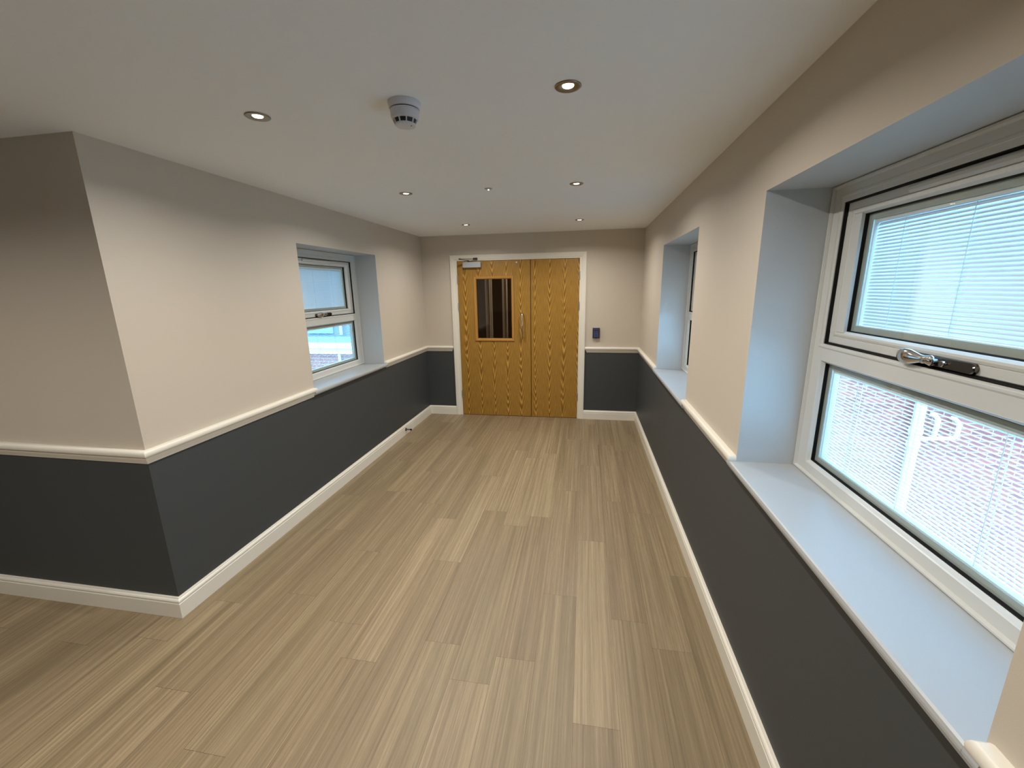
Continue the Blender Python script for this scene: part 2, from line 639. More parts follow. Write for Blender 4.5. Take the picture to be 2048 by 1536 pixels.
bm = bmesh.new()
LAMPS = [(x, y) for y in (1.561, 2.904, 4.392, 0.16) for x in (-0.071, -1.226)] + [(-2.40, 0.16), (-3.60, 0.16)]  # side-space pair added out of view to brighten return wall and ceiling
box(bm, FARL - 0.3, XR + TW, BACK - 0.12, D + 0.12, H, H + 0.12)
ceil_ = link_mesh('ceiling', bm, M['ceiling'])
strct(ceil_, 'smooth off-white ceiling with recessed lamps', 'ceiling')

# openings
o_near = (NEAR_Y, NEAR_Y + WINW, WZ0 - 0.02, WZ1)
o_farr = (FARR_Y, FARR_Y + WINW, WZ0 - 0.02, WZ1)
o_left = (LEFT_Y, LEFT_Y + WINW, WZ0 - 0.02, WZ1)
o_rear = (REAR_Y, REAR_Y + WINW, WZ0 - 0.02, WZ1)
w = wall_plane('wall_right', 'x', XR, TW, BACK, D + 0.12, [o_near, o_farr, o_rear])
strct(w, 'right wall, beige above and dark grey below, with a row of window openings', 'wall')
w = wall_plane('wall_left', 'x', XL, -TW, Y0, D + 0.12, [o_left])
strct(w, 'left wall, beige above and dark grey below, with one window opening', 'wall')
# door opening in the far wall
DL, DR_, DM, DTOP = -1.584, -0.073, -0.6605, 1.985
FR = 0.030   # door lining
w = wall_plane('wall_far', 'y', D, 0.12, XL, XR, [(DL - FR, DR_ + FR, -0.5, DTOP + FR)])
strct(w, 'far end wall around the double doors, beige above and dark grey below', 'wall')
w = wall_plane('wall_side', 'y', Y0, 0.12, FARL, XL - TW, [])
# visible face continues the outer corner: thin skin across the end of wall_left is that wall's own end
strct(w, 'shaded return wall running off to the left of the outer corner', 'wall')
w = wall_plane('wall_back', 'y', BACK, -0.12, FARL, XR, [])
strct(w, 'beige and grey wall behind the viewpoint', 'wall')
w = wall_plane('wall_outer', 'x', FARL, -0.12, BACK, Y0, [])
strct(w, 'beige and grey wall at the far left of the side space', 'wall')

# skirting and dado
skirt = [(0, 0.0), (0.018, 0.0), (0.018, 0.083), (0.0150, 0.0865), (0.0150, 0.0895), (0.0178, 0.0925), (0.0178, 0.0985),
         (0.0150, 0.1040), (0.0105, 0.1075), (0.0085, 0.1085), (0.0085, 0.1115), (0.0060, HB), (0, HB)]
AL, AR, AT = -1.6736, 0.0101, 2.0578
bm = bmesh.new()
sweep(bm, [(AL, D), (XL, D), (XL, Y0), (FARL, Y0)], skirt, 1)
o = link_mesh('baseboard_left', bm, M['trim'])
strct(o, 'white moulded skirting board along the left wall and round the corner', 'skirting board')
bm = bmesh.new()
sweep(bm, [(XR, BACK), (XR, D), (AR, D)], skirt, 1)
o = link_mesh('baseboard_right', bm, M['trim'])
strct(o, 'white moulded skirting board along the right wall to the doors', 'skirting board')

dado = [(0, DT), (0.020, DT), (0.0265, DT - 0.0035), (0.0300, DT - 0.010), (0.0310, DT - 0.017), (0.0300, DT - 0.024),
        (0.0265, DT - 0.0300), (0.0215, DT - 0.0335), (0.0205, DT - 0.0375), (0.0185, DT - 0.044), (0.0145, DT - 0.052),
        (0.0105, DT - 0.060), (0.0085, DB + 0.003), (0.0070, DB), (0, DB)]
def dado_run(name, path, r0_, r1__, label):
    b_ = bmesh.new()
    sweep(b_, path, dado, 1, r0_, r1__)
    oo = link_mesh(name, b_, M['trim'], auto=True)
    return strct(oo, label, 'dado rail')
g = 0.012
dado_run('trim_1', [(XL, LEFT_Y - g - 0.02), (XL, Y0), (FARL, Y0)], True, False, 'white dado rail from the left window round the outer corner')
dado_run('trim_2', [(AL - 0.031, D), (XL, D), (XL, LEFT_Y + WINW + g + 0.02)], True, True, 'white dado rail between the left window and the double doors')
dado_run('trim_3', [(XR, FARR_Y + WINW + g + 0.02), (XR, D), (AR + 0.031, D)], True, True, 'white dado rail between the double doors and the far right window')
dado_run('trim_4', [(XR, NEAR_Y + WINW + g + 0.02), (XR, FARR_Y - g - 0.02)], True, True, 'white dado rail between the two right-hand windows')
dado_run('trim_5', [(XR, REAR_Y + WINW + g + 0.02), (XR, NEAR_Y - g - 0.02)], True, True, 'white dado rail on the near side of the large right window')
dado_run('trim_12', [(XR, BACK), (XR, REAR_Y - g - 0.02)], False, True, 'white dado rail at the back of the right wall, behind the viewpoint')

# ------------------------------------------------------------------ door set
e = empty('trim_6', ((DL + DR_) / 2, D, 0), 'white painted door frame and architrave round the oak double doors', 'door frame', kind='structure')
arch_in = 0.028
pr = [(0.0, 0.0), (0.0, -0.016), (0.006, -0.020), (0.030, -0.018), (0.044, -0.015), (0.052, -0.013), (0.056, -0.010), (0.058, 0.0)]
bm = bmesh.new()
# three-sided architrave, mitred at the head
def arch(bm):
    xo0, xo1, zt = AL, AR, AT
    corners = [(xo0, 0, 0), (xo0, zt, 0), (xo1, zt, 1), (xo1, 0, 1)]
    rings = []
    for idx, (x, z, s) in enumerate(corners):
        r = []
        for w_, d_ in pr:
            xx = x + w_ if s == 0 else x - w_
            zz = z - w_ if idx in (1, 2) else 0
            r.append(bm.verts.new((xx, D + d_, zz)))
        rings.append(r)
    ring_faces(bm, rings)
arch(bm)
link_mesh('architrave', bm, M['trim'], e)
bm = bmesh.new()
box(bm, AL + 0.050, DL - 0.003, D - 0.006, D + 0.10, 0, DTOP + 0.003)
box(bm, DR_ + 0.003, AR - 0.050, D - 0.006, D + 0.10, 0, DTOP + 0.003)
box(bm, AL + 0.050, AR - 0.050, D - 0.006, D + 0.10, DTOP + 0.003, AT - 0.050)
box(bm, DL - 0.003, DL + 0.018, D + 0.052, D + 0.075, 0, DTOP)
box(bm, DR_ - 0.018, DR_ + 0.003, D + 0.052, D + 0.075, 0, DTOP)
box(bm, DL - 0.003, DR_ + 0.003, D + 0.052, D + 0.075, DTOP - 0.018, DTOP + 0.003)
link_mesh('door_lining', bm, M['trim'], e)

DF = D + 0.002   # door face
def hinge(parent, x, z, s):
    b_ = bmesh.new()
    cyl(b_, (x, DF - 0.006, z - 0.050), (x, DF - 0.006, z + 0.050), 0.0065, 12)
    box(b_, x - 0.010, x + 0.010, DF - 0.004, DF - 0.001, z - 0.048, z + 0.048)
    link_mesh('hinge', b_, M['steel'], parent)

# left leaf with vision panel
VX0, VX1, VZ0, VZ1 = -1.347, -0.893, 1.034, 1.758
leaf = empty('door_1', (DL, D, 0), 'wider left oak door leaf with glazed panel, pull handle and closer', 'door', kind='structure')
bm = bmesh.new()
def leaf_with_hole(bm, x0, x1, z0, z1, y0, y1, hole):
    hx0, hx1, hz0, hz1 = hole
    box(bm, x0, hx0, y0, y1, z0, z1)
    box(bm, hx1, x1, y0, y1, z0, z1)
    box(bm, hx0, hx1, y0, y1, z0, hz0)
    box(bm, hx0, hx1, y0, y1, hz1, z1)
leaf_with_hole(bm, DL, DM - 0.002, 0.006, DTOP, DF, DF + 0.044, (VX0 - 0.006, VX1 + 0.006, VZ0 - 0.006, VZ1 + 0.006))
link_mesh('door_panel', bm, M['oak'], leaf)
bm = bmesh.new()
Tdoor = lambda u, d, z: (u, DF + d, z)
rect_sweep(bm, Tdoor, VX0 - 0.032, VX1 + 0.022, VZ0 - 0.040, VZ1 + 0.038,
           [(0, 0.001), (0, -0.009), (0.006, -0.013), (0.024, -0.012), (0.032, -0.002), (0.032, 0.018), (0.028, 0.018), (0.026, 0.001)])
link_mesh('glazing_bead', bm, M['oakbead'], leaf)
bm = bmesh.new()
box(bm, VX0 - 0.005, VX1 + 0.005, DF + 0.018, DF + 0.024, VZ0 - 0.006, VZ1 + 0.006)
link_mesh('glass_pane', bm, M['doorglass'], leaf)
h = empty('pull_handle', (-0.765 - DL, DF - 0.05 - D, 1.19), parent=leaf)
bpy.context.view_layer.update()
bm = bmesh.new()
hx = -0.765
pts = [(hx, DF, 1.05), (hx, DF - 0.030, 1.05), (hx, DF - 0.044, 1.056), (hx, DF - 0.050, 1.070), (hx, DF - 0.050, 1.320),
       (hx, DF - 0.044, 1.334), (hx, DF - 0.030, 1.34), (hx, DF, 1.34)]
tube(bm, pts, 0.0095, 14)
ho = link_mesh('pull_handle', bm, M['chrome'], leaf, smooth=True)
ho['label'] = 'upright chrome pull handle'
bpy.data.objects.remove(h)
for z in (1.765, 1.427, 0.285):
    hinge(leaf, DL - 0.004, z, 1)
bm = bmesh.new()
box(bm, -1.499, -1.272, DF - 0.052, DF - 0.0005, 1.906, 1.972)
dc = link_mesh('door_closer', bm, M['silver'], leaf, bevel=0.003)
dc['label'] = 'silver box door closer'
bm = bmesh.new()
cyl(bm, (-1.43, DF - 0.030, 1.972), (-1.43, DF - 0.030, 1.992), 0.010, 14)
def bar(bm, a, b_, w_, t):
    a, b_ = Vector(a), Vector(b_)
    d = (b_ - a).normalized()
    s = Vector((0, 0, 1))
    n = d.cross(s).normalized()
    vs = []
    for p in (a, b_):
        for i, j in ((-1, -1), (1, -1), (1, 1), (-1, 1)):
            vs.append(bm.verts.new(p + n * w_ * i / 2 + s * t * j / 2))
    for q in ((0, 1, 2, 3), (4, 7, 6, 5), (0, 4, 5, 1), (1, 5, 6, 2), (2, 6, 7, 3), (3, 7, 4, 0)):
        bm.faces.new([vs[i] for i in q])
bar(bm, (-1.43, DF - 0.030, 1.990), (-1.500, DF - 0.165, 1.997), 0.020, 0.006)
bar(bm, (-1.500, DF - 0.165, 2.003), (-1.345, DF - 0.022, 2.007), 0.018, 0.006)
cyl(bm, (-1.500, DF - 0.165, 1.992), (-1.500, DF - 0.165, 2.009), 0.011, 14)
box(bm, -1.370, -1.315, DF - 0.028, DF - 0.0225, 1.996, 2.022)
link_mesh('closer_arm', bm, M['darkchrome'], dc)
bm = bmesh.new()
cyl(bm, (-0.833, DF - 0.003, 1.957), (-0.833, DF + 0.001, 1.957), 0.009, 14)
sd = link_mesh('badge', bm, M['outer'], leaf)
sd['label'] = 'small round white marker near the top of the door'
bm = bmesh.new()
box(bm, DM - 0.0045, DM - 0.002, DF - 0.0005, DF + 0.03, 0.006, DTOP)
box(bm, DL, DM - 0.002, DF + 0.002, DF + 0.03, 0.001, 0.006)
link_mesh('edge_lipping', bm, M['oakedge'], leaf)

leaf2 = empty('door_2', (DR_, D, 0), 'narrower plain right oak door leaf without glass', 'door', kind='structure')
bm = bmesh.new()
box(bm, DM + 0.002, DR_, DF, DF + 0.044, 0.006, DTOP)
link_mesh('door_panel', bm, M['oak'], leaf2)
for z in (1.785, 1.427, 0.285):
    hinge(leaf2, DR_ + 0.004, z, -1)
bm = bmesh.new()
box(bm, DM + 0.002, DM + 0.0035, DF - 0.0005, DF + 0.03, 0.006, DTOP)
box(bm, DM + 0.002, DR_, DF + 0.002, DF + 0.03, 0.001, 0.006)
link_mesh('edge_lipping', bm, M['oakedge'], leaf2)

# corridor seen dimly through the vision panel
CY = D + 0.125
bm = bmesh.new()
def room_skin(bm, x0, x1, y0, y1, z0, z1):
    box(bm, x0 - 0.1, x0, y0, y1, z0, z1)
    box(bm, x1, x1 + 0.1, y0, y1, z0, z1)
    box(bm, x0 - 0.1, x1 + 0.1, y1, y1 + 0.1, z0, z1)
    box(bm, x0 - 0.1, x1 + 0.1, y0, y1 + 0.1, z1, z1 + 0.1)
room_skin(bm, -2.2, 0.30, CY, CY + 3.2, 0.0, 2.3)
o = link_mesh('wall_corridor', bm, M['corridor'])
strct(o, 'brown painted corridor walls behind the glazed door panel', 'wall')
bm = bmesh.new()
box(bm, -2.3, 0.40, D + 0.062, CY + 3.3, -0.1, -0.001)
o = link_mesh('floor_corridor', bm, M['redcarpet'])
strct(o, 'dark red carpet in the corridor behind the doors', 'floor')
bm = bmesh.new()
for x0, x1 in ((-1.575, -1.475), (-1.300, -1.225)):
    box(bm, x0, x1, CY + 1.30, CY + 1.38, 0, 2.29)
    box(bm, x0 + 0.065, x0 + 0.075, CY + 1.285, CY + 1.30, 0, 2.29)
box(bm, -2.19, -2.17, CY, CY + 3.2, 0, 0.12)
o = link_mesh('trim_7', bm, M['trim'], bevel=0.002)
strct(o, 'white frame posts and skirting in the corridor beyond the glazed door', 'door frame')
lt = bpy.data.lights.new('corridor_fill_light', 'POINT')
lt.energy = 11.0
lt.color = (1, 0.85, 0.65)
lt.shadow_soft_size = 0.06
cp = empty('corridor_fill_lamp', (-0.4, CY + 0.9, 2.299), 'unseen ceiling lamp added to light the corridor beyond the double doors', 'lamp')  # invented lamp, out of view, added to light up the corridor
bm = bmesh.new()
lathe(bm, -0.4, CY + 0.9, [(0.0, 2.25), (0.05, 2.255), (0.08, 2.275), (0.085, 2.299)], 24)
link_mesh('fill_lamp_shade', bm, M['lens'], cp, smooth=True)
lo = bpy.data.objects.new('corridor_fill_light', lt)
COL.objects.link(lo)
lo.parent = cp
lo.location = (0, 0, -0.12)

# ------------------------------------------------------------------ windows
def make_window(name, side, ynear, label, cill_label, idx):
    xw = XR if side > 0 else XL
    xf = xw + side * RV
    if side > 0:
        T = lambda u, d, z: (xf + d, ynear + WINW - u, z)
    else:
        T = lambda u, d, z: (xf - d, ynear + u, z)
    root = empty(name, (xf, ynear + WINW / 2, WZ0), label, 'window', kind='structure')
    Wd = WINW
    UZ0, UZ1 = 1.4273, 1.9248      # opening for the sash
    LZ0, LZ1 = 0.9520, 1.3640      # opening for the fixed pane
    s = 0.073
    bm = bmesh.new()
    def bx(u0, u1, z0, z1, d0=0.0, d1=0.068):
        box(bm, u0, u1, d0, d1, z0, z1, T=lambda a, b_, c: T(a, b_, c))
    # stiles, head, transom, bottom rail
    bx(0.001, s, WZ0, WZ1 - 0.001); bx(Wd - s, Wd - 0.001, WZ0, WZ1 - 0.001)
    bx(s, Wd - s, UZ1, WZ1 - 0.001); bx(s, Wd - s, LZ1, UZ0); bx(s, Wd - s, WZ0, LZ0)
    bmesh.ops.remove_doubles(bm, verts=bm.verts, dist=1e-5)
    # shallow raised step round the opening, as moulded uPVC shows
    fr = link_mesh('window_frame', bm, M['upvc'], root)
    bm = bmesh.new()
    rect_sweep(bm, T, 0.001, Wd - 0.001, WZ0, WZ1 - 0.001, [(0.0, 0.0005), (0.0, -0.006), (0.003, -0.010), (0.008, -0.010), (0.012, -0.0015), (0.012, 0.0005)])
    rect_sweep(bm, T, s - 0.030, Wd - s + 0.030, UZ0 - 0.018, UZ1 + 0.030, [(0.0, 0.0005), (0.006, -0.003), (0.012, -0.003), (0.014, 0.0005)])
    link_mesh('frame_moulding', bm, M['upvc'], fr)
    # gasket between frame and sash
    bm = bmesh.new()
    rect_sweep(bm, T, s, Wd - s, UZ0, UZ1, [(-0.0005, 0.003), (0.003, 0.003), (0.006, 0.016), (0.006, 0.030), (-0.0005, 0.030)])
    link_mesh('gasket', bm, M['rubber'], root)
    # opening sash
    sash = empty('opening_sash', (0, 0, 0), parent=root)
    sash.parent = root
    g_ = 0.005
    bm = bmesh.new()
    rect_sweep(bm, T, s + g_, Wd - s - g_, UZ0 + g_, UZ1 - g_ + 0.002,
               [(0, 0.055), (0, 0.016), (0.003, 0.013), (0.040, 0.013), (0.0415, 0.0155), (0.043, 0.013), (0.052, 0.011), (0.058, 0.0125),
                (0.064, 0.019), (0.073, 0.024), (0.076, 0.030), (0.076, 0.055)] if False else
               [(0, 0.055), (0, 0.016), (0.003, 0.013), (0.026, 0.013), (0.0275, 0.0155), (0.029, 0.013), (0.036, 0.011), (0.042, 0.0125),
                (0.047, 0.019), (0.0500, 0.024), (0.0500, 0.055)])
    link_mesh('sash_frame', bm, M['upvc'], sash)
    # wider hanging stiles at the sides of the sash
    su = s + g_ + 0.050
    GU0, GU1, GZ0, GZ1 = 0.162, Wd - 0.162, UZ0 + 0.055, UZ1 - 0.053
    bm = bmesh.new()
    for a, b_ in ((s + g_ + 0.002, GU0), (GU1, Wd - s - g_ - 0.002)):
        box(bm, a, b_, 0.0128, 0.05, GZ0 - 0.005, GZ1 + 0.005, T=T)
    link_mesh('sash_stile', bm, M['upvc'], sash)
    bm = bmesh.new()
    rect_sweep(bm, T, GU0 - 0.001, GU1 + 0.001, GZ0 - 0.001, GZ1 + 0.001, [(0, 0.0225), (0.002, 0.0235), (0.003, 0.034), (0.0, 0.034)])
    link_mesh('gasket', bm, M['rubber'], sash)
    def unit(u0, u1, z0, z1, dg, tilt, cords, par, lab, pane_name):
        """sealed unit: inner pane, grey edge, blind in the cavity, outer pane"""
        b1 = bmesh.new()
        for d_ in (dg, dg + 0.032):
            vs = [b1.verts.new(T(a, d_, c)) for a, c in ((u0, z0), (u1, z0), (u1, z1), (u0, z1))]
            b1.faces.new(vs)
        link_mesh(pane_name, b1, M['glass'], par)
        b1 = bmesh.new()
        rect_sweep(b1, T, u0 - 0.004, u1 + 0.004, z0 - 0.004, z1 + 0.004, [(0, dg + 0.001), (0.026, dg + 0.001), (0.026, dg + 0.0035), (0.010, dg + 0.0035), (0.010, dg + 0.030), (0, dg + 0.030)])
        link_mesh('edge_spacer', b1, M['spacer'], par)
        bl = empty('venetian_blind', (0, 0, 0), parent=par)
        bl['label'] = lab
        b1 = bmesh.new()
        a0, a1 = u0 + 0.0225, u1 - 0.0225
        # light side channels, head rail and bottom rail
        box(b1, a0, a0 + 0.009, dg + 0.006, dg + 0.026, z0 + 0.008, z1 - 0.010, T=T)
        box(b1, a1 - 0.009, a1, dg + 0.006, dg + 0.026, z0 + 0.008, z1 - 0.010, T=T)
        box(b1, a0 + 0.009, a1 - 0.009, dg + 0.006, dg + 0.026, z0 + 0.016, z0 + 0.024, T=T)
        box(b1, a0 + 0.009, a1 - 0.009, dg + 0.005, dg + 0.027, z1 - 0.032, z1 - 0.010, T=T)
        link_mesh('blind_rail', b1, M['track'], bl)
        b1 = bmesh.new()
        pitch, wd = 0.0105, 0.0125
        zt = z1 - 0.038
        zb = z0 + 0.030
        n = int((zt - zb) / pitch)
        dc_ = dg + 0.016
        for i in range(n + 1):
            zc = zb + i * (zt - zb) / n
            prev = None
            pts_ = []
            for k in range(5):
                t = (k / 4 - 0.5)
                crown = 0.0011 * (1 - (2 * t) ** 2)
                q = t * wd
                # t<0 is the room-side edge; positive tilt drops it
                dd = q * math.cos(tilt) - crown * math.sin(tilt)
                zz = q * math.sin(tilt) + crown * math.cos(tilt)
                pts_.append((dc_ + dd, zc + zz))
            cols = [[b1.verts.new(T(uu, d_, z_)) for d_, z_ in pts_] for uu in (a0 + 0.010, a1 - 0.010)]
            for k in range(4):
                b1.faces.new((cols[0][k], cols[0][k + 1], cols[1][k + 1], cols[1][k]))
        o_ = link_mesh('slats', b1, M['slat'], bl, smooth=True)
        b1 = bmesh.new()
        hw = wd * 0.5 * math.cos(tilt) + 0.0006
        for cu, kind in cords:
            for dd in ((-hw, hw) if kind == 0 else (0.0,)):
                box(b1, cu - 0.0009, cu + 0.0009, dc_ + dd - 0.0005, dc_ + dd + 0.0005, zb - 0.010, zt + 0.010, T=T)
        link_mesh('ladder_cords', b1, M['track'], bl)
    unit(GU0, GU1, GZ0, GZ1, 0.034, math.radians(62), [(0.316, 0), (0.55, 0), (0.82, 0)], sash,
         'upper blind with its slats tilted nearly shut', 'glass_pane')
    # trickle vent on the sash head
    bm = bmesh.new()
    vz = UZ1 - 0.020
    prof = [(vz - 0.011, 0.0135), (vz - 0.010, 0.006), (vz - 0.004, 0.001), (vz + 0.004, 0.000), (vz + 0.009, 0.004), (vz + 0.011, 0.0135)]
    rings = [[bm.verts.new(T(u_, d_, z_)) for z_, d_ in prof] for u_ in (0.376, WINW - 0.376 + 0.0)]
    ring_faces(bm, rings)
    link_mesh('trickle_vent', bm, M['upvc'], sash, bevel=0.001)
    # handle: back plate, lever and button
    hz, hu = 1.4475, 0.583
    bm = bmesh.new()
    L_, r_ = 0.118, 0.0135
    for d0, d1, sc in ((0.013, 0.004, 1.0), (0.004, 0.001, 0.82)):
        ra, rb = [], []
        for k in range(24):
            a = 2 * PI * k / 24
            cxn = (L_ - r_) * (1 if math.cos(a) >= 0 else -1)
            ra.append(bm.verts.new(T(hu + cxn + r_ * math.cos(a), d0, hz + r_ * math.sin(a))))
            rb.append(bm.verts.new(T(hu + cxn + r_ * sc * math.cos(a), d1, hz + r_ * sc * math.sin(a))))
        ring_faces(bm, [ra, rb])
    cyl(bm, T(hu + 0.012, 0.003, hz), T(hu + 0.012, -0.012, hz), 0.0095, 16)
    hp = link_mesh('handle', bm, M['darkchrome'], sash, auto=True)
    hp['label'] = 'dark chrome window handle'
    bm = bmesh.new()
    # lever: broad grip at the left narrowing to a flared neck
    st = [(-0.113, 0.004, 0.003, -0.006), (-0.108, 0.010, 0.006, -0.009), (-0.095, 0.0150, 0.009, -0.012), (-0.080, 0.0175, 0.0105, -0.014),
          (-0.062, 0.0165, 0.010, -0.014), (-0.046, 0.012, 0.0085, -0.012), (-0.034, 0.0085, 0.0075, -0.010), (-0.024, 0.0080, 0.0070, -0.009),
          (-0.014, 0.0100, 0.0075, -0.009), (-0.006, 0.0115, 0.0075, -0.009), (-0.001, 0.0085, 0.006, -0.009), (0.001, 0.003, 0.003, -0.009)]
    rings = []
    for du, hh, dd, dcn in st:
        du, hh = -0.113 + (du + 0.113) * 1.13, hh * 1.22
        rings.append([bm.verts.new(T(hu + du, dcn + dd * math.sin(2 * PI * k / 18), hz + 0.003 + hh * math.cos(2 * PI * k / 18))) for k in range(18)])
    ring_faces(bm, rings)
    cyl(bm, T(hu - 0.012, 0.003, hz), T(hu - 0.012, -0.016, hz), 0.0075, 16)
    lv = link_mesh('lever', bm, M['chrome'], sash, smooth=True)
    lv['label'] = 'polished curved lever of the window handle'
    bm = bmesh.new()
    cyl(bm, T(hu + 0.037, 0.001, hz), T(hu + 0.037, -0.008, hz), 0.0075, 14)
    link_mesh('button', bm, M['chrome'], sash, bevel=0.001)
    # fixed lower pane
    bm = bmesh.new()
    rect_sweep(bm, T, s, Wd - s, LZ0, LZ1, [(-0.0005, 0.0), (0.0, -0.001), (0.003, 0.002), (0.007, 0.010), (0.0095, 0.013), (0.0095, 0.05), (-0.0005, 0.05)])
    link_mesh('glazing_bead', bm, M['upvc'], root)
    bm = bmesh.new()
    rect_sweep(bm, T, s + 0.009, Wd - s - 0.009, LZ0 + 0.009, LZ1 - 0.009, [(0, 0.014), (0.002, 0.015), (0.003, 0.026), (0, 0.026)])
    link_mesh('gasket', bm, M['rubber'], root)
    unit(s + 0.0095, Wd - s - 0.0095, LZ0 + 0.0095, LZ1 - 0.0095, 0.026, math.radians(-6),
         [(0.255, 0), (0.51, 0), (0.775, 0), (0.128, 1), (0.140, 1)], root, 'lower blind with its slats turned level and open', 'fixed_glass_pane')
    # window board with a rounded nose
    cy0, cy1 = ynear, ynear + WINW
    bm = bmesh.new()
    zt, zb = WZ0, WZ0 - 0.034
    P = 0.030
    prof = [(-RV - 0.03, zt - 0.019), (-RV - 0.03, zt), (P - 0.007, zt), (P - 0.002, zt - 0.003), (P, zt - 0.010), (P, zt - 0.016), (P - 0.003, zt - 0.026), (P - 0.010, zb), (0.0006, zb), (0.0006, zt - 0.019)]
    # inside the reveal
    rings = [[bm.verts.new((xw - side * p, yy, z)) for p, z in prof] for yy in (cy0 + 0.0005, cy1 - 0.0005)]
    ring_faces(bm, rings)
    # horns in front of the wall
    pf = [(0.0006, zt)] + prof[2:-1]
    for ya, yb in ((cy0 - 0.028, cy0 + 0.001), (cy1 - 0.001, cy1 + 0.028)):
        rings = [[bm.verts.new((xw - side * p, yy, z)) for p, z in pf] for yy in (ya, yb)]
        ring_faces(bm, rings)
    ob = link_mesh('trim_%d' % idx, bm, M['cill'])
    strct(ob, cill_label, 'window board')
    return root

make_window('window_1', 1, NEAR_Y, 'large white window nearest the camera on the right, with blinds inside its panes', 'white window board under the large near right window', 8)
make_window('window_2', 1, FARR_Y, 'narrow-looking white window deep in its reveal near the double doors, right wall', 'white window board under the far right window', 9)
make_window('window_3', -1, LEFT_Y, 'white window with blinds and chrome handle in the left wall', 'white window board under the left wall window', 10)

make_window('added_window', 1, REAR_Y, 'unseen white window with blinds, added behind the viewpoint for its daylight', 'white window board under the added window behind the viewpoint', 11)  # window added out of view to bring more daylight into the room

# ------------------------------------------------------------------ recessed lamps
lab = ['recessed ceiling lamp nearest the camera to the right of the smoke alarm',
       'recessed ceiling lamp nearest the camera to the left of the smoke alarm',
       'middle recessed lamp of the right-hand row, above the far right window side',
       'middle recessed lamp of the left-hand row, in front of the left window',
       'recessed lamp closest to the doors in the right-hand row',
       'recessed lamp closest to the doors in the left-hand row',
       'recessed lamp overhead at the viewpoint, right-hand row',
       'recessed lamp overhead at the viewpoint, left-hand row',
       'unseen recessed lamp added for light in the side space, nearer the outer corner',
       'unseen recessed lamp added for light in the side space, further to the left']
proto = empty('recessed_lamp', (LAMPS[0][0], LAMPS[0][1], H), lab[0], 'ceiling lamp', 'recessed ceiling lamps in two rows')
bm = bmesh.new()
px, py = LAMPS[0]
lathe(bm, px, py, [(0.0435, -0.0002), (0.0440, -0.0020), (0.0410, -0.0045), (0.0340, -0.0050), (0.0300, -0.0045), (0.0185, -0.0012), (0.0180, -0.0003)], 40, H)
link_mesh('bezel', bm, M['nickel'], proto, smooth=True)
bm = bmesh.new()
lathe(bm, px, py, [(0.0, -0.0035), (0.0100, -0.0033), (0.0165, -0.0022), (0.0183, -0.0008)], 32, H)
link_mesh('lens', bm, M['lens'], proto, smooth=True)
ld = bpy.data.lights.new('lamp_light', 'AREA')
ld.energy = SPOT_W
ld.color = SPOT_COL
ld.shape = 'DISK'
ld.size = 0.036
ld.spread = math.radians(LAMP_SPREAD)
lo = bpy.data.objects.new('lamp_light', ld)
COL.objects.link(lo)
lo.parent = proto
lo.location = (0, 0, -0.0065)
for i, (x, y) in enumerate(LAMPS[1:], 1):
    r = proto.copy()
    COL.objects.link(r)
    r.location = (x, y, H)
    r['label'] = lab[i]
    for ch in list(proto.children):
        c = ch.copy()
        COL.objects.link(c)
        c.parent = r

# ------------------------------------------------------------------ smoke alarm
sx, sy = -0.645, 1.566
sm = empty('smoke_alarm', (sx, sy, H), 'white round smoke alarm with dark vents hanging from the ceiling', 'smoke alarm')
bm = bmesh.new()
lathe(bm, sx, sy, [(0, 0.0), (0.0565, 0.0), (0.0575, -0.003), (0.0560, -0.009), (0.0540, -0.020), (0.0525, -0.022), (0, -0.022)], 48, H)
link_mesh('base', bm, M['alarm'], sm, auto=True)
bm = bmesh.new()
lathe(bm, sx, sy, [(0, -0.021), (0.0475, -0.021), (0.0475, -0.0255), (0, -0.0255)], 40, H)
link_mesh('shadow_gap', bm, M['alarm_dark'], sm)
bm = bmesh.new()
lathe(bm, sx, sy, [(0, -0.0255), (0.0500, -0.0255), (0.0505, -0.030), (0.0495, -0.0305), (0.0495, -0.0345), (0.0490, -0.045), (0.0470, -0.0535), (0.0440, -0.0560), (0, -0.0560)], 48, H)
link_mesh('body', bm, M['alarm'], sm, auto=True)
bm = bmesh.new()
lathe(bm, sx, sy, [(0, -0.055), (0.0400, -0.055), (0.0340, -0.070), (0, -0.070)], 40, H)
link_mesh('sensing_chamber', bm, M['alarm_dark'], sm)
bm = bmesh.new()
for k in range(10):
    a = 2 * PI * (k + 0.3) / 10
    ca, sa = math.cos(a), math.sin(a)
    for r0_, r1__, z0_, z1_ in ((0.0425, 0.0360, -0.0555, -0.0715),):
        pts_ = []
        for s_ in (-0.0018, 0.0018):
            for (rr, zz) in ((r0_ + 0.0012, z0_), (r0_ - 0.006, z0_), (r1__ - 0.006, z1_), (r1__ + 0.0012, z1_)):
                pts_.append(bm.verts.new((sx + rr * ca - s_ * sa, sy + rr * sa + s_ * ca, H + zz)))
        for q in ((0, 1, 2, 3), (7, 6, 5, 4), (0, 4, 5, 1), (1, 5, 6, 2), (2, 6, 7, 3), (3, 7, 4, 0)):
            bm.faces.new([pts_[i] for i in q])
lathe(bm, sx, sy, [(0, -0.0690), (0.0365, -0.0690), (0.0365, -0.0730), (0.0340, -0.0755), (0.0200, -0.0775), (0, -0.0780)], 40, H)
link_mesh('vent_cap', bm, M['alarm'], sm)
bm = bmesh.new()
lathe(bm, sx + 0.024, sy - 0.006, [(0, -0.0790), (0.0018, -0.0785), (0.0022, -0.0760)], 12, H)
link_mesh('indicator', bm, M['alarm_dark'], sm)

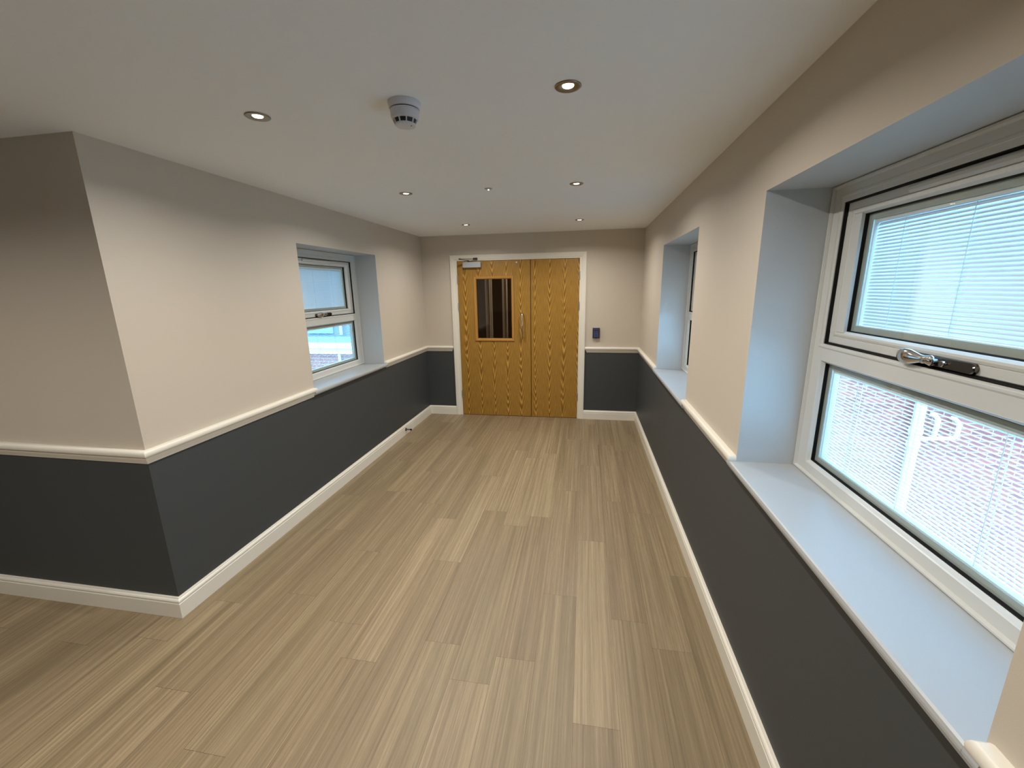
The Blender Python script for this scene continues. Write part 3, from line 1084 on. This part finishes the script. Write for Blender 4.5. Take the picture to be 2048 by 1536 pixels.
# small sensor disc
ex, ey = -0.6455, 2.900
sn = empty('ceiling_sensor', (ex, ey, H), 'tiny round grey ceiling fitting with a bright centre, between the middle lamps', 'sensor')
bm = bmesh.new()
lathe(bm, ex, ey, [(0, 0), (0.0260, 0), (0.0262, -0.002), (0.0225, -0.004), (0.0110, -0.0055), (0.0060, -0.007), (0, -0.007)], 32, H)
link_mesh('disc', bm, M['silver'], sn, smooth=True)
bm = bmesh.new()
lathe(bm, ex, ey, [(0, -0.0115), (0.003, -0.0110), (0.0048, -0.0090), (0.0050, -0.0068)], 16, H)
link_mesh('lit_centre', bm, M['led'], sn, smooth=True)

# ------------------------------------------------------------------ keypad
kx0, kx1, kz0, kz1 = 0.0975, 0.1835, 1.040, 1.166
kp = empty('keypad', ((kx0 + kx1) / 2, D, kz0), 'small navy blue keypad on the wall right of the doors', 'keypad')
bm = bmesh.new()
box(bm, kx0, kx1, D - 0.030, D - 0.0005, kz0, kz1)
link_mesh('housing', bm, M['padgrey'], kp, bevel=0.003)
bm = bmesh.new()
box(bm, kx0 + 0.004, kx1 - 0.004, D - 0.036, D - 0.0295, kz0 + 0.004, kz1 - 0.004)
fp_ = link_mesh('front_plate', bm, M['navy'], kp, bevel=0.003)
kk = 0
for r in range(4):
    for c in range(3):
        bm = bmesh.new()
        cx_, cz_ = kx0 + 0.023 + c * 0.020, kz1 - 0.048 - r * 0.0185
        box(bm, cx_ - 0.007, cx_ + 0.007, D - 0.0385, D - 0.0355, cz_ - 0.006, cz_ + 0.006)
        key_ = link_mesh('key', bm, M['keys'], kp, bevel=0.001)
        key_.parent = fp_
bm = bmesh.new()
box(bm, kx0 + 0.010, kx1 - 0.010, D - 0.0375, D - 0.0355, kz1 - 0.026, kz1 - 0.019)
ds_ = link_mesh('display_strip', bm, M['keys'], kp)
ds_.parent = fp_
bm = bmesh.new()
cyl(bm, ((kx0 + kx1) / 2, D - 0.034, kz0 + 0.003), ((kx0 + kx1) / 2, D - 0.034, kz0 - 0.004), 0.006, 12)
link_mesh('lower_knob', bm, M['alarm_dark'], kp)

# ------------------------------------------------------------------ door stop on the left skirting
ds = empty('door_stop', (XL + 0.018, 4.336, 0.062), 'small metal door stop sticking out of the left skirting board', 'door stop')
bm = bmesh.new()
cyl(bm, (XL + 0.0182, 4.336, 0.062), (XL + 0.023, 4.336, 0.062), 0.019, 18)
link_mesh('mounting_disc', bm, M['darkchrome'], ds)
bm = bmesh.new()
cyl(bm, (XL + 0.022, 4.336, 0.062), (XL + 0.078, 4.336, 0.062), 0.0085, 14)
link_mesh('rod', bm, M['nickel'], ds)
bm = bmesh.new()
cyl(bm, (XL + 0.076, 4.336, 0.062), (XL + 0.088, 4.336, 0.062), 0.0115, 14)
link_mesh('rubber_tip', bm, M['rubber'], ds)

# ------------------------------------------------------------------ outside, right: brick wing with waste pipes
GZ = -3.0
BY = 5.8
bw = empty('brick_wing', (5.0, BY, GZ), 'red brick wing of the building seen through the lower pane of the near right window', 'building')
bm = bmesh.new()
box(bm, 1.3, 10.5, BY, BY + 0.3, GZ, 0.92)
link_mesh('wall', bm, M['brick'], bw)
bm = bmesh.new()
vs = [bm.verts.new(p) for p in ((1.2, BY - 0.022, 0.96), (10.7, BY - 0.022, 0.96), (10.7, BY + 3.2, 2.3), (1.2, BY + 3.2, 2.3),
                                (1.2, BY - 0.022, 1.04), (10.7, BY - 0.022, 1.04), (10.7, BY + 3.2, 2.38), (1.2, BY + 3.2, 2.38))]
for q in ((0, 3, 2, 1), (4, 5, 6, 7), (0, 1, 5, 4), (1, 2, 6, 5), (2, 3, 7, 6), (3, 0, 4, 7)):
    bm.faces.new([vs[i] for i in q])
link_mesh('roof', bm, M['slate'], bw)
bm = bmesh.new()
box(bm, 1.2, 10.7, BY - 0.022, BY - 0.001, 0.84, 0.96)
link_mesh('fascia', bm, M['outer'], bw)

sp_ = empty('soil_pipe', (4.11, BY - 0.10, GZ), 'white soil pipe with two waste branches on the red brick wing', 'pipe')
bm = bmesh.new()
cyl(bm, (4.10, BY - 0.100, GZ), (4.10, BY - 0.100, 0.835), 0.058, 20)
link_mesh('stack', bm, M['outer'], sp_, auto=True)
for z in (-0.34, -0.16, 0.62, -1.9):
    bm = bmesh.new()
    cyl(bm, (4.10, BY - 0.100, z - 0.035), (4.10, BY - 0.100, z + 0.035), 0.070, 20)
    link_mesh('collar', bm, M['outer'], sp_, auto=True)
bm = bmesh.new()
tube(bm, [(4.13, BY - 0.100, -0.275), (4.30, BY - 0.075, -0.265), (4.515, BY - 0.09, -0.250), (4.545, BY - 0.09, -0.230), (4.555, BY - 0.09, -0.19),
          (4.555, BY - 0.09, -0.07), (4.548, BY - 0.065, -0.035), (4.53, BY - 0.05, -0.012), (4.49, BY - 0.035, 0.002)], 0.024, 14)
link_mesh('outer_branch', bm, M['outer'], sp_, smooth=True)
bm = bmesh.new()
tube(bm, [(4.318, BY - 0.075, -0.265), (4.322, BY - 0.09, -0.10), (4.322, BY - 0.09, -0.02), (4.315, BY - 0.065, 0.015), (4.295, BY - 0.05, 0.035),
          (4.26, BY - 0.035, 0.042)], 0.027, 14)
link_mesh('inner_branch', bm, M['outer'], sp_, smooth=True)
# ------------------------------------------------------------------ outside, left
LY = 9.0
lb = empty('brick_extension', (-7, LY, GZ), 'low brick extension with white fascia seen through the left window', 'building')
bm = bmesh.new()
box(bm, -11, -3.2, LY, LY + 1.5, GZ, 0.22)
link_mesh('wall', bm, M['brick'], lb)
bm = bmesh.new()
box(bm, -11.1, -3.1, LY - 0.10, LY - 0.001, 0.20, 0.318)
box(bm, -11.1, -3.1, LY - 0.14, LY - 0.001, 0.330, 0.45)
box(bm, -11.1, -3.1, LY - 0.08, LY - 0.001, 0.318, 0.330)
link_mesh('fascia', bm, M['outer'], lb)
bm = bmesh.new()
box(bm, -11, -3.2, LY, LY + 1.5, 0.221, 0.43)
link_mesh('roof', bm, M['slate'], lb)
bm = bmesh.new()
for x in (-5.72, -6.6):
    cyl(bm, (x, LY - 0.06, GZ), (x, LY - 0.06, 0.20), 0.035, 14)
link_mesh('downpipe', bm, M['outer'], lb)
mb = empty('clad_building', (-7, LY + 2.0, GZ), 'blue grey clad building with a pale window behind the low brick extension', 'building')
bm = bmesh.new()
box(bm, -14, -3.5, LY + 2.01, LY + 2.3, GZ, 2.6)
link_mesh('wall', bm, M['render'], mb)
bm = bmesh.new()
box(bm, -7.95, -7.15, LY + 1.98, LY + 2.02, 0.46, 1.0)
link_mesh('window', bm, M['bluepane'], mb)
bm = bmesh.new()
cyl(bm, (-7.28 + 0.42, LY + 1.93, 0.43), (-6.86, LY + 1.93, 2.6), 0.045, 14)
link_mesh('downpipe', bm, M['outer'], mb)

bm = bmesh.new()
box(bm, -30, 30, -20, 40, GZ - 0.1, GZ)
o = link_mesh('ground', bm, M['paving'])
strct(o, 'unseen paved ground outside, made pale to bounce daylight up through the windows', 'ground')
